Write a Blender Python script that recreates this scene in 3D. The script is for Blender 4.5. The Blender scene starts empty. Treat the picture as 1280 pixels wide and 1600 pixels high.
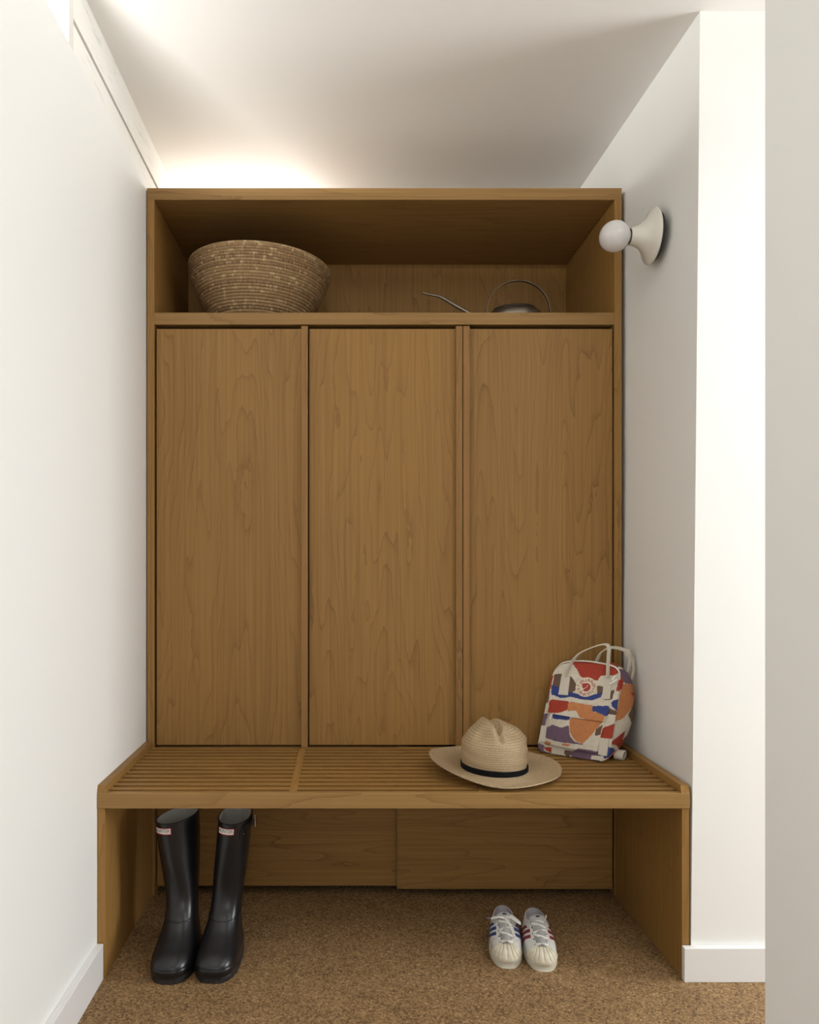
import bpy, bmesh, math, random
from mathutils import Vector, Matrix, noise

random.seed(7)
PI = math.pi
scene = bpy.context.scene
COL = scene.collection

# ------------------------------------------------------------------ camera
CAM_H = 1.009
cam_d = bpy.data.cameras.new('camera')
cam = bpy.data.objects.new('camera', cam_d)
COL.objects.link(cam)
cam.location = (0, 0, CAM_H)
cam.rotation_euler = (PI / 2, 0, 0)
cam_d.sensor_fit = 'VERTICAL'
cam_d.sensor_height = 36.0
cam_d.sensor_width = 36.0 * 1280 / 1600
cam_d.lens = 36.0 * 1200 / 1600
cam_d.shift_x = (640 - 538) / 1600
cam_d.shift_y = (875 - 800) / 1600
cam_d.clip_start = 0.01
scene.camera = cam

# ------------------------------------------------------------------ world, daylight, exposure
world = bpy.data.worlds.new('daylight')
scene.world = world
world.use_nodes = True
wb = world.node_tree.nodes['Background']
wb.inputs['Color'].default_value = (0.94, 0.97, 1.0, 1)
wb.inputs['Strength'].default_value = 1.3

def area(name, loc, target, sx, sy, power, color):
    d = bpy.data.lights.new(name, 'AREA')
    d.shape = 'RECTANGLE'
    d.size, d.size_y, d.energy, d.color = sx, sy, power, color
    o = bpy.data.objects.new(name, d)
    COL.objects.link(o)
    o.location = loc
    v = Vector(target) - Vector(loc)
    o.rotation_euler = v.to_track_quat('-Z', 'Y').to_euler()
    return o

# daylight: skylight over the side passage, its glazed door, the clerestory above the wardrobe, plus two added fill lamps
area('daylight_skylight', (1.40, 0.35, 2.45), (1.40, 0.351, 0.0), 1.06, 1.66, 20, (0.97, 0.985, 1.0))
area('daylight_passage', (3.14, 1.30, 1.08), (0.0, 1.30, 1.08), 0.85, 1.50, 57, (0.95, 0.98, 1.0))
area('fill_hall', (0.02, -1.96, 1.45), (0.02, 2.0, 1.25), 1.05, 1.5, 6, (0.98, 0.985, 1.0))  # added fill from behind the camera, set in an unseen opening
area('daylight_clerestory', (-0.36, 2.93, 2.228), (-0.36, 0.0, 2.228), 0.44, 0.18, 3.0, (1.0, 0.985, 0.95))
area('fill_ceiling', (-1.20, -0.6, 1.95), (-0.30, 2.1, 2.28), 0.95, 0.48, 430, (1.0, 0.985, 0.95))  # added lamp outside the left opening, brightens the ceiling

vs = scene.view_settings
vs.view_transform = 'Standard'
vs.look = 'None'
vs.gamma = 1.0
vs.use_curve_mapping = False
vs.exposure = 0.0

# ------------------------------------------------------------------ helpers
WPOS = {}

def wpos(o):
    return WPOS.get(o.name, Vector((0, 0, 0))) if o else Vector((0, 0, 0))

def link(o, parent=None, world_loc=None, local=None):
    COL.objects.link(o)
    if parent is not None:
        o.parent = parent
    if world_loc is not None:
        WPOS[o.name] = Vector(world_loc)
        o.location = Vector(world_loc) - wpos(parent)
    elif local is not None:
        o.location = local
    return o

def tag(o, label=None, cat=None, group=None, kind=None):
    if label: o['label'] = label
    if cat: o['category'] = cat
    if group: o['group'] = group
    if kind: o['kind'] = kind
    return o

def thing(name, label, cat, loc, rot=(0, 0, 0), group=None):
    o = bpy.data.objects.new(name, None)
    o.empty_display_size = 0.05
    link(o, None, world_loc=loc)
    o.rotation_euler = rot
    return tag(o, label, cat, group)

def mesh_from(name, verts, faces, mat, smooth=False, sharp=None):
    me = bpy.data.meshes.new(name)
    me.from_pydata([tuple(v) for v in verts], [], faces)
    bm = bmesh.new(); bm.from_mesh(me)
    bmesh.ops.recalc_face_normals(bm, faces=bm.faces)
    bm.to_mesh(me); bm.free()
    if smooth:
        me.polygons.foreach_set('use_smooth', [True] * len(me.polygons))
        if sharp: me.set_sharp_from_angle(angle=math.radians(sharp))
    if mat: me.materials.append(mat)
    return me

def obj(name, verts, faces, mat, parent=None, smooth=False, sharp=None, local=(0, 0, 0)):
    return link(bpy.data.objects.new(name, mesh_from(name, verts, faces, mat, smooth, sharp)), parent, local=local)

BOXF = [(0, 1, 2, 3), (7, 6, 5, 4), (0, 4, 5, 1), (1, 5, 6, 2), (2, 6, 7, 3), (3, 7, 4, 0)]

def box(name, x0, x1, y0, y1, z0, z1, mat, parent=None, bevel=0.0):
    c = Vector(((x0 + x1) / 2, (y0 + y1) / 2, (z0 + z1) / 2))
    hx, hy, hz = (x1 - x0) / 2, (y1 - y0) / 2, (z1 - z0) / 2
    v = [(-hx, -hy, -hz), (hx, -hy, -hz), (hx, hy, -hz), (-hx, hy, -hz),
         (-hx, -hy, hz), (hx, -hy, hz), (hx, hy, hz), (-hx, hy, hz)]
    me = bpy.data.meshes.new(name)
    me.from_pydata(v, [], BOXF)
    bm = bmesh.new(); bm.from_mesh(me)
    bmesh.ops.recalc_face_normals(bm, faces=bm.faces)
    if bevel:
        bmesh.ops.bevel(bm, geom=list(bm.edges), offset=bevel, segments=1, affect='EDGES', profile=0.5)
    bm.to_mesh(me); bm.free()
    me.materials.append(mat)
    return link(bpy.data.objects.new(name, me), parent, world_loc=c)

def hexa(name, v, mat):
    return link(bpy.data.objects.new(name, mesh_from(name, v, BOXF, mat)), None, world_loc=(0, 0, 0))

def loft(rings, closed=True, cap0=False, cap1=False):
    n = len(rings[0]); V = []; F = []
    for r in rings: V += [Vector(p) for p in r]
    m = n if closed else n - 1
    for i in range(len(rings) - 1):
        for j in range(m):
            k = (j + 1) % n
            F.append((i * n + j, i * n + k, (i + 1) * n + k, (i + 1) * n + j))
    if cap0: F.append(tuple(range(n))[::-1])
    if cap1: F.append(tuple((len(rings) - 1) * n + j for j in range(n)))
    return V, F

def lathe(profile, seg, axis='Z', cap0=False, cap1=False):
    rings = []
    for r, h in profile:
        ring = []
        for k in range(seg):
            a = 2 * PI * k / seg
            c, s = r * math.cos(a), r * math.sin(a)
            ring.append((c, s, h) if axis == 'Z' else (-h, c, s))
        rings.append(ring)
    return loft(rings, True, cap0, cap1)

def catmull(P, n):
    P = [Vector(p) for p in P]; out = []
    for i in range(len(P) - 1):
        p0 = P[max(i - 1, 0)]; p1 = P[i]; p2 = P[i + 1]; p3 = P[min(i + 2, len(P) - 1)]
        for k in range(n):
            t = k / n
            out.append(0.5 * ((2 * p1) + (p2 - p0) * t + (2 * p0 - 5 * p1 + 4 * p2 - p3) * t * t + (3 * p1 - p0 - 3 * p2 + p3) * t ** 3))
    out.append(P[-1])
    return out

def tangents(P):
    return [(P[min(i + 1, len(P) - 1)] - P[max(i - 1, 0)]).normalized() for i in range(len(P))]

def tube(P, r, n=8, r2=None, flat=1.0):
    P = [Vector(p) for p in P]; T = tangents(P)
    up = Vector((0, 0, 1)) if abs(T[0].z) < 0.9 else Vector((1, 0, 0))
    u = T[0].cross(up).normalized(); rings = []
    for i, p in enumerate(P):
        u = (u - T[i] * u.dot(T[i])).normalized(); w = T[i].cross(u)
        rr = r if r2 is None else r + (r2 - r) * i / (len(P) - 1)
        rings.append([p + u * math.cos(2 * PI * k / n) * rr + w * math.sin(2 * PI * k / n) * rr * flat for k in range(n)])
    return loft(rings, True, True, True)

def ribbon(P, W, w, t):
    """flat strap along P; W = width direction (one vector or one per point)"""
    P = [Vector(p) for p in P]; T = tangents(P); rings = []
    for i, p in enumerate(P):
        wd = Vector(W[i] if isinstance(W, list) else W)
        wd = (wd - T[i] * wd.dot(T[i])).normalized(); nn = T[i].cross(wd)
        a, b = wd * w / 2, nn * t / 2
        rings.append([p + a + b, p + a * 0.8 + b * 1.3, p - a * 0.8 + b * 1.3, p - a + b, p - a - b, p + a - b])
    return loft(rings, True, True, True)

def merge(*vf):
    V, F = [], []
    for v, f in vf:
        o = len(V); V += [Vector(p) for p in v]; F += [tuple(i + o for i in q) for q in f]
    return V, F

def text_vf(s, size=1.0):
    """letter shapes of a string as flat polygons in x, y"""
    c = bpy.data.curves.new('letters', 'FONT')
    c.body = s; c.size = size; c.align_x = 'CENTER'; c.align_y = 'CENTER'; c.resolution_u = 3
    o = bpy.data.objects.new('letters', c); COL.objects.link(o)
    dg = bpy.context.evaluated_depsgraph_get(); dg.update()
    me = bpy.data.meshes.new_from_object(o.evaluated_get(dg))
    V = [v.co.copy() for v in me.vertices]; F = [tuple(p.vertices) for p in me.polygons]
    bpy.data.objects.remove(o); bpy.data.curves.remove(c); bpy.data.meshes.remove(me)
    return V, F

def lerp(a, b, t): return a + (b - a) * t
def sstep(a, b, x):
    t = max(0.0, min(1.0, (x - a) / (b - a))); return t * t * (3 - 2 * t)

# ------------------------------------------------------------------ materials
def nodes(name):
    m = bpy.data.materials.new(name); m.use_nodes = True
    nt = m.node_tree
    return m, nt, nt.nodes['Principled BSDF']

def N(nt, t, **kw):
    n = nt.nodes.new(t)
    for k, v in kw.items():
        if k in n.inputs: n.inputs[k].default_value = v
        else: setattr(n, k, v)
    return n

def math_n(nt, op, a, b=None):
    n = nt.nodes.new('ShaderNodeMath'); n.operation = op
    for i, v in enumerate((a, b)):
        if v is None: continue
        if isinstance(v, (int, float)): n.inputs[i].default_value = v
        else: nt.links.new(v, n.inputs[i])
    return n.outputs[0]

def mix_c(nt, f, a, b, blend='MIX'):
    n = nt.nodes.new('ShaderNodeMix'); n.data_type = 'RGBA'; n.blend_type = blend
    for i, v in ((0, f), (6, a), (7, b)):
        if isinstance(v, (int, float)): n.inputs[i].default_value = v
        elif isinstance(v, tuple): n.inputs[i].default_value = v + (1,) if len(v) == 3 else v
        else: nt.links.new(v, n.inputs[i])
    return n.outputs[2]

def plain(name, col, rough=0.5, bump=0.0, bscale=200, vary=0.0, metallic=0.0, spec=0.5, sheen=0.0):
    m, nt, b = nodes(name)
    b.inputs['Base Color'].default_value = (*col, 1)
    b.inputs['Roughness'].default_value = rough
    b.inputs['Metallic'].default_value = metallic
    b.inputs['Specular IOR Level'].default_value = spec
    if sheen: b.inputs['Sheen Weight'].default_value = sheen
    if bump or vary:
        tc = N(nt, 'ShaderNodeTexCoord')
        nz = N(nt, 'ShaderNodeTexNoise', Scale=bscale, Detail=3.0)
        nt.links.new(tc.outputs['Object'], nz.inputs['Vector'])
        if bump:
            bp = N(nt, 'ShaderNodeBump', Strength=bump, Distance=0.002)
            nt.links.new(nz.outputs['Fac'], bp.inputs['Height']); nt.links.new(bp.outputs[0], b.inputs['Normal'])
        if vary:
            c = mix_c(nt, nz.outputs['Fac'], tuple(x * (1 - vary) for x in col), tuple(min(1, x * (1 + vary)) for x in col))
            nt.links.new(c, b.inputs['Base Color'])
    return m

def wood(name, axis, base=(0.335, 0.186, 0.056), dark=(0.118, 0.056, 0.015), freq=9.0, trend=16.0):
    m, nt, b = nodes(name)
    L = nt.links.new
    tc = N(nt, 'ShaderNodeTexCoord'); oi = N(nt, 'ShaderNodeObjectInfo')
    off = N(nt, 'ShaderNodeVectorMath', operation='MULTIPLY_ADD')
    L(oi.outputs['Random'], off.inputs[0])
    off.inputs[1].default_value = (37.1, 53.7, 71.3)
    L(tc.outputs['Object'], off.inputs[2])
    sep = N(nt, 'ShaderNodeSeparateXYZ'); L(off.outputs[0], sep.inputs[0])
    ax = {'X': 0, 'Y': 1, 'Z': 2}[axis]
    others = [i for i in (0, 1, 2) if i != ax]
    across = math_n(nt, 'ADD', sep.outputs[others[0]], sep.outputs[others[1]])
    def stretched(k_along, k_across):
        mp = N(nt, 'ShaderNodeMapping'); s = [k_across] * 3; s[ax] = k_along
        mp.inputs['Scale'].default_value = s
        L(off.outputs[0], mp.inputs['Vector']); return mp.outputs[0]
    n1 = N(nt, 'ShaderNodeTexNoise', Scale=1.0, Detail=2.0, Roughness=0.45); L(stretched(0.75, 7.0), n1.inputs['Vector'])
    n4 = N(nt, 'ShaderNodeTexNoise', Scale=1.0, Detail=3.0, Roughness=0.6); L(stretched(7.0, 26.0), n4.inputs['Vector'])
    f = math_n(nt, 'ADD', math_n(nt, 'MULTIPLY', n1.outputs['Fac'], freq * 2.2), math_n(nt, 'MULTIPLY', across, trend))
    f = math_n(nt, 'ADD', f, math_n(nt, 'MULTIPLY', n4.outputs['Fac'], 0.9))
    saw = math_n(nt, 'FRACT', f)
    ring = math_n(nt, 'POWER', saw, 13.0)
    soft = math_n(nt, 'POWER', saw, 2.0)
    # fine straight figure
    n2 = N(nt, 'ShaderNodeTexNoise', Scale=1.0, Detail=3.0, Roughness=0.6); L(stretched(1.6, 165.0), n2.inputs['Vector'])
    n3 = N(nt, 'ShaderNodeTexNoise', Scale=1.0, Detail=2.0); L(stretched(1.4, 5.0), n3.inputs['Vector'])
    n5 = N(nt, 'ShaderNodeTexNoise', Scale=1.0, Detail=1.0); L(stretched(3.0, 9.0), n5.inputs['Vector'])
    ringw = math_n(nt, 'MULTIPLY', ring, math_n(nt, 'MULTIPLY', n5.outputs['Fac'], 1.25))
    c = mix_c(nt, math_n(nt, 'MULTIPLY', soft, 0.16), base, dark)
    c = mix_c(nt, math_n(nt, 'MULTIPLY', math_n(nt, 'SUBTRACT', n2.outputs['Fac'], 0.30), 1.25), c, dark)
    c = mix_c(nt, ringw, c, dark)
    warm = tuple(x * y for x, y in zip(base, (1.12, 1.06, 0.94)))
    c = mix_c(nt, math_n(nt, 'MULTIPLY', n3.outputs['Fac'], 0.55), c, warm, 'MIX')
    hv = N(nt, 'ShaderNodeHueSaturation')
    L(c, hv.inputs['Color'])
    L(math_n(nt, 'ADD', math_n(nt, 'MULTIPLY', oi.outputs['Random'], 0.12), 0.94), hv.inputs['Value'])
    L(hv.outputs[0], b.inputs['Base Color'])
    b.inputs['Roughness'].default_value = 0.5
    b.inputs['Specular IOR Level'].default_value = 0.25
    bp = N(nt, 'ShaderNodeBump', Strength=0.06, Distance=0.001)
    L(n2.outputs['Fac'], bp.inputs['Height']); L(bp.outputs[0], b.inputs['Normal'])
    return m

def cork():
    m, nt, b = nodes('cork'); L = nt.links.new
    tc = N(nt, 'ShaderNodeTexCoord')
    v1 = N(nt, 'ShaderNodeTexVoronoi', Scale=230.0); L(tc.outputs['Object'], v1.inputs['Vector'])
    v2 = N(nt, 'ShaderNodeTexVoronoi', Scale=420.0); L(tc.outputs['Object'], v2.inputs['Vector'])
    n1 = N(nt, 'ShaderNodeTexNoise', Scale=14.0, Detail=4.0); L(tc.outputs['Object'], n1.inputs['Vector'])
    bw1 = N(nt, 'ShaderNodeSeparateColor'); L(v1.outputs['Color'], bw1.inputs[0])
    bw2 = N(nt, 'ShaderNodeSeparateColor'); L(v2.outputs['Color'], bw2.inputs[0])
    s = math_n(nt, 'ADD', math_n(nt, 'MULTIPLY', bw1.outputs[0], 0.55), math_n(nt, 'MULTIPLY', bw2.outputs[1], 0.45))
    s = math_n(nt, 'ADD', s, math_n(nt, 'MULTIPLY', math_n(nt, 'SUBTRACT', n1.outputs['Fac'], 0.5), 0.25))
    cr = N(nt, 'ShaderNodeValToRGB')
    e = cr.color_ramp.elements
    e[0].position = 0.08; e[0].color = (0.055, 0.027, 0.010, 1)
    e[1].position = 0.97; e[1].color = (0.50, 0.34, 0.17, 1)
    for p, c in ((0.24, (0.15, 0.08, 0.029, 1)), (0.5, (0.235, 0.136, 0.054, 1)), (0.78, (0.34, 0.208, 0.090, 1))):
        k = e.new(p); k.color = c
    L(s, cr.inputs[0]); L(cr.outputs[0], b.inputs['Base Color'])
    b.inputs['Roughness'].default_value = 0.75
    bp = N(nt, 'ShaderNodeBump', Strength=0.25, Distance=0.001)
    L(s, bp.inputs['Height']); L(bp.outputs[0], b.inputs['Normal'])
    return m

def rough_paint(name, col):
    """painted rough timber: grain ridges and a few rubbed marks"""
    m, nt, b = nodes(name); L = nt.links.new
    tc = N(nt, 'ShaderNodeTexCoord'); mp = N(nt, 'ShaderNodeMapping'); mp.inputs['Scale'].default_value = (40, 5, 40)
    L(tc.outputs['Object'], mp.inputs['Vector'])
    n = N(nt, 'ShaderNodeTexNoise', Scale=1.5, Detail=6.0, Roughness=0.65); L(mp.outputs[0], n.inputs['Vector'])
    cr = N(nt, 'ShaderNodeValToRGB'); e = cr.color_ramp.elements
    e[0].position = 0.27; e[0].color = (*[x * 0.72 for x in col], 1); e[1].position = 0.42; e[1].color = (*col, 1)
    L(n.outputs['Fac'], cr.inputs[0]); L(cr.outputs[0], b.inputs['Base Color'])
    bp = N(nt, 'ShaderNodeBump', Strength=0.35, Distance=0.003); L(n.outputs['Fac'], bp.inputs['Height']); L(bp.outputs[0], b.inputs['Normal'])
    b.inputs['Roughness'].default_value = 0.6
    return m

def coil_mat():
    """plaited palm: short pale and brown stitches running round each coil"""
    m, nt, b = nodes('coiled_palm'); L = nt.links.new
    tc = N(nt, 'ShaderNodeTexCoord'); sp = N(nt, 'ShaderNodeSeparateXYZ'); L(tc.outputs['Object'], sp.inputs[0])
    ang = math_n(nt, 'ARCTAN2', sp.outputs[1], sp.outputs[0])
    row = math_n(nt, 'FLOOR', math_n(nt, 'MULTIPLY', sp.outputs[2], 1 / 0.0094))
    def cells(k, seed):
        q = math_n(nt, 'FLOOR', math_n(nt, 'ADD', math_n(nt, 'MULTIPLY', ang, k), math_n(nt, 'MULTIPLY', row, 1.37)))
        cb = N(nt, 'ShaderNodeCombineXYZ'); L(q, cb.inputs[0]); L(row, cb.inputs[1]); cb.inputs[2].default_value = seed
        w = N(nt, 'ShaderNodeTexWhiteNoise'); L(cb.outputs[0], w.inputs['Vector']); return w.outputs['Value']
    small = cells(60.0, 9.0)
    cbn = N(nt, 'ShaderNodeCombineXYZ'); L(math_n(nt, 'MULTIPLY', ang, 9.0), cbn.inputs[0]); L(math_n(nt, 'MULTIPLY', row, 7.31), cbn.inputs[1])
    nn = N(nt, 'ShaderNodeTexNoise', Scale=1.0, Detail=2.0, Roughness=0.6); L(cbn.outputs[0], nn.inputs['Vector'])
    pr = N(nt, 'ShaderNodeMapRange'); pr.inputs[1].default_value = 0.55; pr.inputs[2].default_value = 0.63; L(nn.outputs['Fac'], pr.inputs[0])
    pale = math_n(nt, 'MULTIPLY', pr.outputs[0], math_n(nt, 'ADD', math_n(nt, 'MULTIPLY', small, 0.8), 0.35))
    rowc = N(nt, 'ShaderNodeTexWhiteNoise', noise_dimensions='1D'); L(row, rowc.inputs['W'])
    c = mix_c(nt, rowc.outputs['Value'], (0.22, 0.125, 0.060), (0.42, 0.275, 0.135))
    c = mix_c(nt, math_n(nt, 'MULTIPLY', small, 0.6), c, (0.52, 0.36, 0.19))
    c = mix_c(nt, math_n(nt, 'MULTIPLY', pale, 0.65), c, (0.80, 0.61, 0.35))
    L(c, b.inputs['Base Color']); b.inputs['Roughness'].default_value = 0.75
    st = math_n(nt, 'SINE', math_n(nt, 'ADD', math_n(nt, 'MULTIPLY', ang, 190.0), math_n(nt, 'MULTIPLY', sp.outputs[2], 900.0)))
    bp = N(nt, 'ShaderNodeBump', Strength=0.5, Distance=0.0012); L(st, bp.inputs['Height']); L(bp.outputs[0], b.inputs['Normal'])
    return m

def straw_mat():
    """plaited straw sewn in rounds; an attribute runs along the rounds' spacing"""
    m, nt, b = nodes('straw'); L = nt.links.new
    at = N(nt, 'ShaderNodeAttribute', attribute_name='rounds'); tc = N(nt, 'ShaderNodeTexCoord')
    sp = N(nt, 'ShaderNodeSeparateXYZ'); L(tc.outputs['Object'], sp.inputs[0])
    ang = math_n(nt, 'ARCTAN2', sp.outputs[1], sp.outputs[0])
    r = math_n(nt, 'MULTIPLY', at.outputs['Fac'], 1 / 0.0062)
    row = math_n(nt, 'FLOOR', r); fr = math_n(nt, 'FRACT', r)
    cb = N(nt, 'ShaderNodeCombineXYZ'); L(math_n(nt, 'MULTIPLY', ang, 26.0), cb.inputs[0]); L(math_n(nt, 'MULTIPLY', r, 3.1), cb.inputs[1])
    n1 = N(nt, 'ShaderNodeTexNoise', Scale=1.0, Detail=5.0, Roughness=0.75); L(cb.outputs[0], n1.inputs['Vector'])
    n1s = N(nt, 'ShaderNodeMapRange'); n1s.inputs[1].default_value = 0.32; n1s.inputs[2].default_value = 0.68; L(n1.outputs['Fac'], n1s.inputs[0])
    cb2 = N(nt, 'ShaderNodeCombineXYZ'); L(math_n(nt, 'MULTIPLY', ang, 2.2), cb2.inputs[0]); L(math_n(nt, 'MULTIPLY', r, 0.35), cb2.inputs[1])
    n2 = N(nt, 'ShaderNodeTexNoise', Scale=1.0, Detail=2.0); L(cb2.outputs[0], n2.inputs['Vector'])
    edge = math_n(nt, 'POWER', math_n(nt, 'ABSOLUTE', math_n(nt, 'SUBTRACT', math_n(nt, 'MULTIPLY', fr, 2.0), 1.0)), 5.0)
    c = mix_c(nt, n1s.outputs[0], (0.21, 0.135, 0.066), (0.70, 0.55, 0.34))
    c = mix_c(nt, math_n(nt, 'MULTIPLY', n2.outputs['Fac'], 0.55), c, (0.43, 0.31, 0.18))
    c = mix_c(nt, math_n(nt, 'MULTIPLY', edge, 0.75), c, (0.17, 0.11, 0.055))
    L(c, b.inputs['Base Color']); b.inputs['Roughness'].default_value = 0.6
    h = math_n(nt, 'SUBTRACT', math_n(nt, 'MULTIPLY', n1.outputs['Fac'], 0.5), edge)
    bp = N(nt, 'ShaderNodeBump', Strength=0.5, Distance=0.0012); L(h, bp.inputs['Height']); L(bp.outputs[0], b.inputs['Normal'])
    return m

def print_mat():
    m, nt, b = nodes('printed_canvas'); L = nt.links.new
    at = N(nt, 'ShaderNodeVertexColor', layer_name='print'); tc = N(nt, 'ShaderNodeTexCoord')
    nz = N(nt, 'ShaderNodeTexNoise', Scale=90.0, Detail=3.0); L(tc.outputs['Object'], nz.inputs['Vector'])
    c = mix_c(nt, math_n(nt, 'MULTIPLY', math_n(nt, 'SUBTRACT', nz.outputs['Fac'], 0.35), 0.35), at.outputs[0], (0.02, 0.015, 0.012), 'MIX')
    L(c, b.inputs['Base Color']); b.inputs['Roughness'].default_value = 0.8
    n2 = N(nt, 'ShaderNodeTexNoise', Scale=22.0, Detail=2.0); L(tc.outputs['Object'], n2.inputs['Vector'])
    bp = N(nt, 'ShaderNodeBump', Strength=0.35, Distance=0.006); L(n2.outputs['Fac'], bp.inputs['Height']); L(bp.outputs[0], b.inputs['Normal'])
    return m

M = dict(
    wall=plain('white_wall_paint', (0.86, 0.86, 0.835), 0.6, 0.03, 120),
    ceil=plain('ceiling_paint', (0.86, 0.845, 0.81), 0.6, 0.02, 90),
    skirting=plain('skirting_paint', (0.80, 0.79, 0.78), 0.35, 0.02, 60),
    rough_paint=rough_paint('painted_timber', (0.88, 0.87, 0.82)),
    trim=plain('trim_paint', (0.78, 0.76, 0.70), 0.4),
    cork=cork(),
    wood_v=wood('cherry_upright', 'Z'), wood_h=wood('cherry_level', 'X'), wood_d=wood('cherry_deep', 'Y'),
    edge_h=wood('cherry_edging', 'X', base=(0.345, 0.205, 0.074), freq=5, trend=9),
    edge_v=wood('cherry_strip', 'Z', base=(0.33, 0.178, 0.061), freq=4, trend=9),
    shadow=plain('shade_black', (0.02, 0.014, 0.01), 0.9),  # near-black that stands in for shade in gaps
    coil=coil_mat(), straw=straw_mat(), fabric_print=print_mat(),
    band=plain('black_ribbon', (0.006, 0.006, 0.007), 0.85, 0.2, 600, spec=0.15),
    tin=plain('pewter', (0.30, 0.265, 0.215), 0.34, 0.05, 40, 0.15, metallic=0.9),
    tin_dark=plain('pewter_dark', (0.13, 0.11, 0.085), 0.4, metallic=0.8),
    enamel=plain('white_enamel', (0.72, 0.69, 0.61), 0.14, spec=0.6),
    black=plain('black_plastic', (0.012, 0.012, 0.013), 0.35),
    glass=plain('opal_glass', (0.66, 0.64, 0.625), 0.22, spec=0.4),
    rubber=plain('black_rubber', (0.0075, 0.0075, 0.009), 0.30, 0.03, 160, spec=0.5),
    rubber_sole=plain('sole_rubber', (0.017, 0.017, 0.018), 0.42, 0.08, 200),
    lining=plain('boot_lining', (0.42, 0.40, 0.36), 0.85, 0.2, 400),
    label_white=plain('label_white', (0.80, 0.78, 0.74), 0.4),
    label_red=plain('label_red', (0.55, 0.045, 0.03), 0.4),
    ink=plain('label_ink', (0.012, 0.012, 0.012), 0.5),
    chrome=plain('steel', (0.55, 0.54, 0.52), 0.25, metallic=1.0),
    leather=plain('white_leather', (0.64, 0.625, 0.585), 0.42, 0.1, 350, 0.05),
    tongue=plain('grey_tongue', (0.36, 0.35, 0.33), 0.7, 0.15, 400),
    toe=plain('cream_rubber', (0.63, 0.58, 0.45), 0.5, 0.05, 300, 0.06),
    sole_w=plain('cream_sole', (0.58, 0.545, 0.44), 0.55, 0.06, 250, 0.10),
    liner_s=plain('sneaker_lining', (0.40, 0.37, 0.39), 0.9, 0.2, 500),
    lace=plain('cotton_lace', (0.66, 0.64, 0.58), 0.8, 0.3, 900),
    navy=plain('blue_stripe', (0.035, 0.055, 0.19), 0.45), maroon=plain('red_stripe', (0.20, 0.02, 0.028), 0.45),
    webbing=plain('cream_webbing', (0.62, 0.57, 0.47), 0.85, 0.25, 800),
    badge=plain('badge_cream', (0.74, 0.68, 0.53), 0.6), badge_red=plain('badge_red', (0.36, 0.028, 0.022), 0.6),
    zip=plain('zip_cream', (0.66, 0.62, 0.52), 0.5),
)

# ------------------------------------------------------------------ setting
XL, XR = -0.596, 0.836          # niche side walls
DB, DC = 1.849, 2.308           # bench front, cabinet front (distance from the camera)
CEIL = 2.33
LEDGE = 2.128
st = lambda o: tag(o, kind='structure')
st(box('floor', -0.75, 3.30, -2.1, 2.95, -0.05, 0.0, M['cork']))
cl = st(box('ceiling', -0.70, 0.87, -2.1, 2.95, CEIL, CEIL + 0.06, M['ceil']))
box('ceiling_panel', 0.87, 3.30, 1.18, 2.95, CEIL, CEIL + 0.06, M['ceil'], cl)
box('ceiling_panel', 0.87, 3.30, -2.1, -0.48, CEIL, CEIL + 0.06, M['ceil'], cl)
box('ceiling_panel', 1.93, 3.30, -0.48, 1.18, CEIL, CEIL + 0.06, M['ceil'], cl)
w3 = st(box('window_2', 0.84, 0.87, -0.51, 1.21, CEIL + 0.06, CEIL + 0.15, M['trim']))
box('window_frame', 1.93, 1.96, -0.51, 1.21, CEIL + 0.06, CEIL + 0.15, M['trim'], w3)
box('window_frame', 0.87, 1.93, -0.51, -0.48, CEIL + 0.06, CEIL + 0.15, M['trim'], w3)
box('window_frame', 0.87, 1.93, 1.18, 1.21, CEIL + 0.06, CEIL + 0.15, M['trim'], w3)
st(box('wall_left', -0.70, XL, -2.0, 2.86, 0, LEDGE, M['wall']))
st(box('wall_left_upper', -0.70, XL, -2.0, 0.10, LEDGE, CEIL, M['wall']))
st(box('wall_back', -0.70, 3.30, 2.86, 2.95, 0, LEDGE, M['wall']))
st(box('wall_back_upper', -0.12, 3.30, 2.86, 2.95, LEDGE, CEIL, M['wall']))
# right hand wall of the niche and its return: the corner leans a little outwards towards the ceiling
st(hexa('wall_right', [(0.8345, DB, 0), (3.30, DB, 0), (3.30, 2.86, 0), (XR, 2.86, 0),
                       (0.857, DB, CEIL), (3.30, DB, CEIL), (3.30, 2.86, CEIL), (XR, 2.86, CEIL)], M['wall']))
st(box('wall_hall', 0.62, 0.74, 0.90, 1.131, 0, CEIL, M['wall']))
# far side of the passage, with a tall opening for the glazed door
st(box('wall_passage_end', 3.18, 3.28, -2.0, 0.80, 0, CEIL, M['wall']))
st(box('wall_passage_header', 3.18, 3.28, 0.80, 1.80, 2.22, CEIL, M['wall']))
st(box('wall_passage_jamb', 3.18, 3.28, 1.80, DB, 0, CEIL, M['wall']))
w1 = st(box('window_1', 3.20, 3.25, 0.80, 0.85, 0, 2.22, M['trim']))
box('window_frame', 3.20, 3.25, 1.75, 1.80, 0, 2.22, M['trim'], w1)
box('window_frame', 3.20, 3.25, 0.85, 1.75, 2.18, 2.22, M['trim'], w1)
box('window_frame', 3.20, 3.25, 0.85, 1.75, 0.0, 0.30, M['trim'], w1)
# hall end behind the camera, with an added opening for the fill lamp
st(box('wall_front', -0.70, -0.53, -2.1, -2.0, 0, CEIL, M['wall']))
st(box('wall_front_right', 0.57, 3.30, -2.1, -2.0, 0, CEIL, M['wall']))
st(box('wall_front_sill', -0.53, 0.57, -2.1, -2.0, 0, 0.45, M['wall']))
st(box('wall_front_header', -0.53, 0.57, -2.1, -2.0, 2.22, CEIL, M['wall']))
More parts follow.
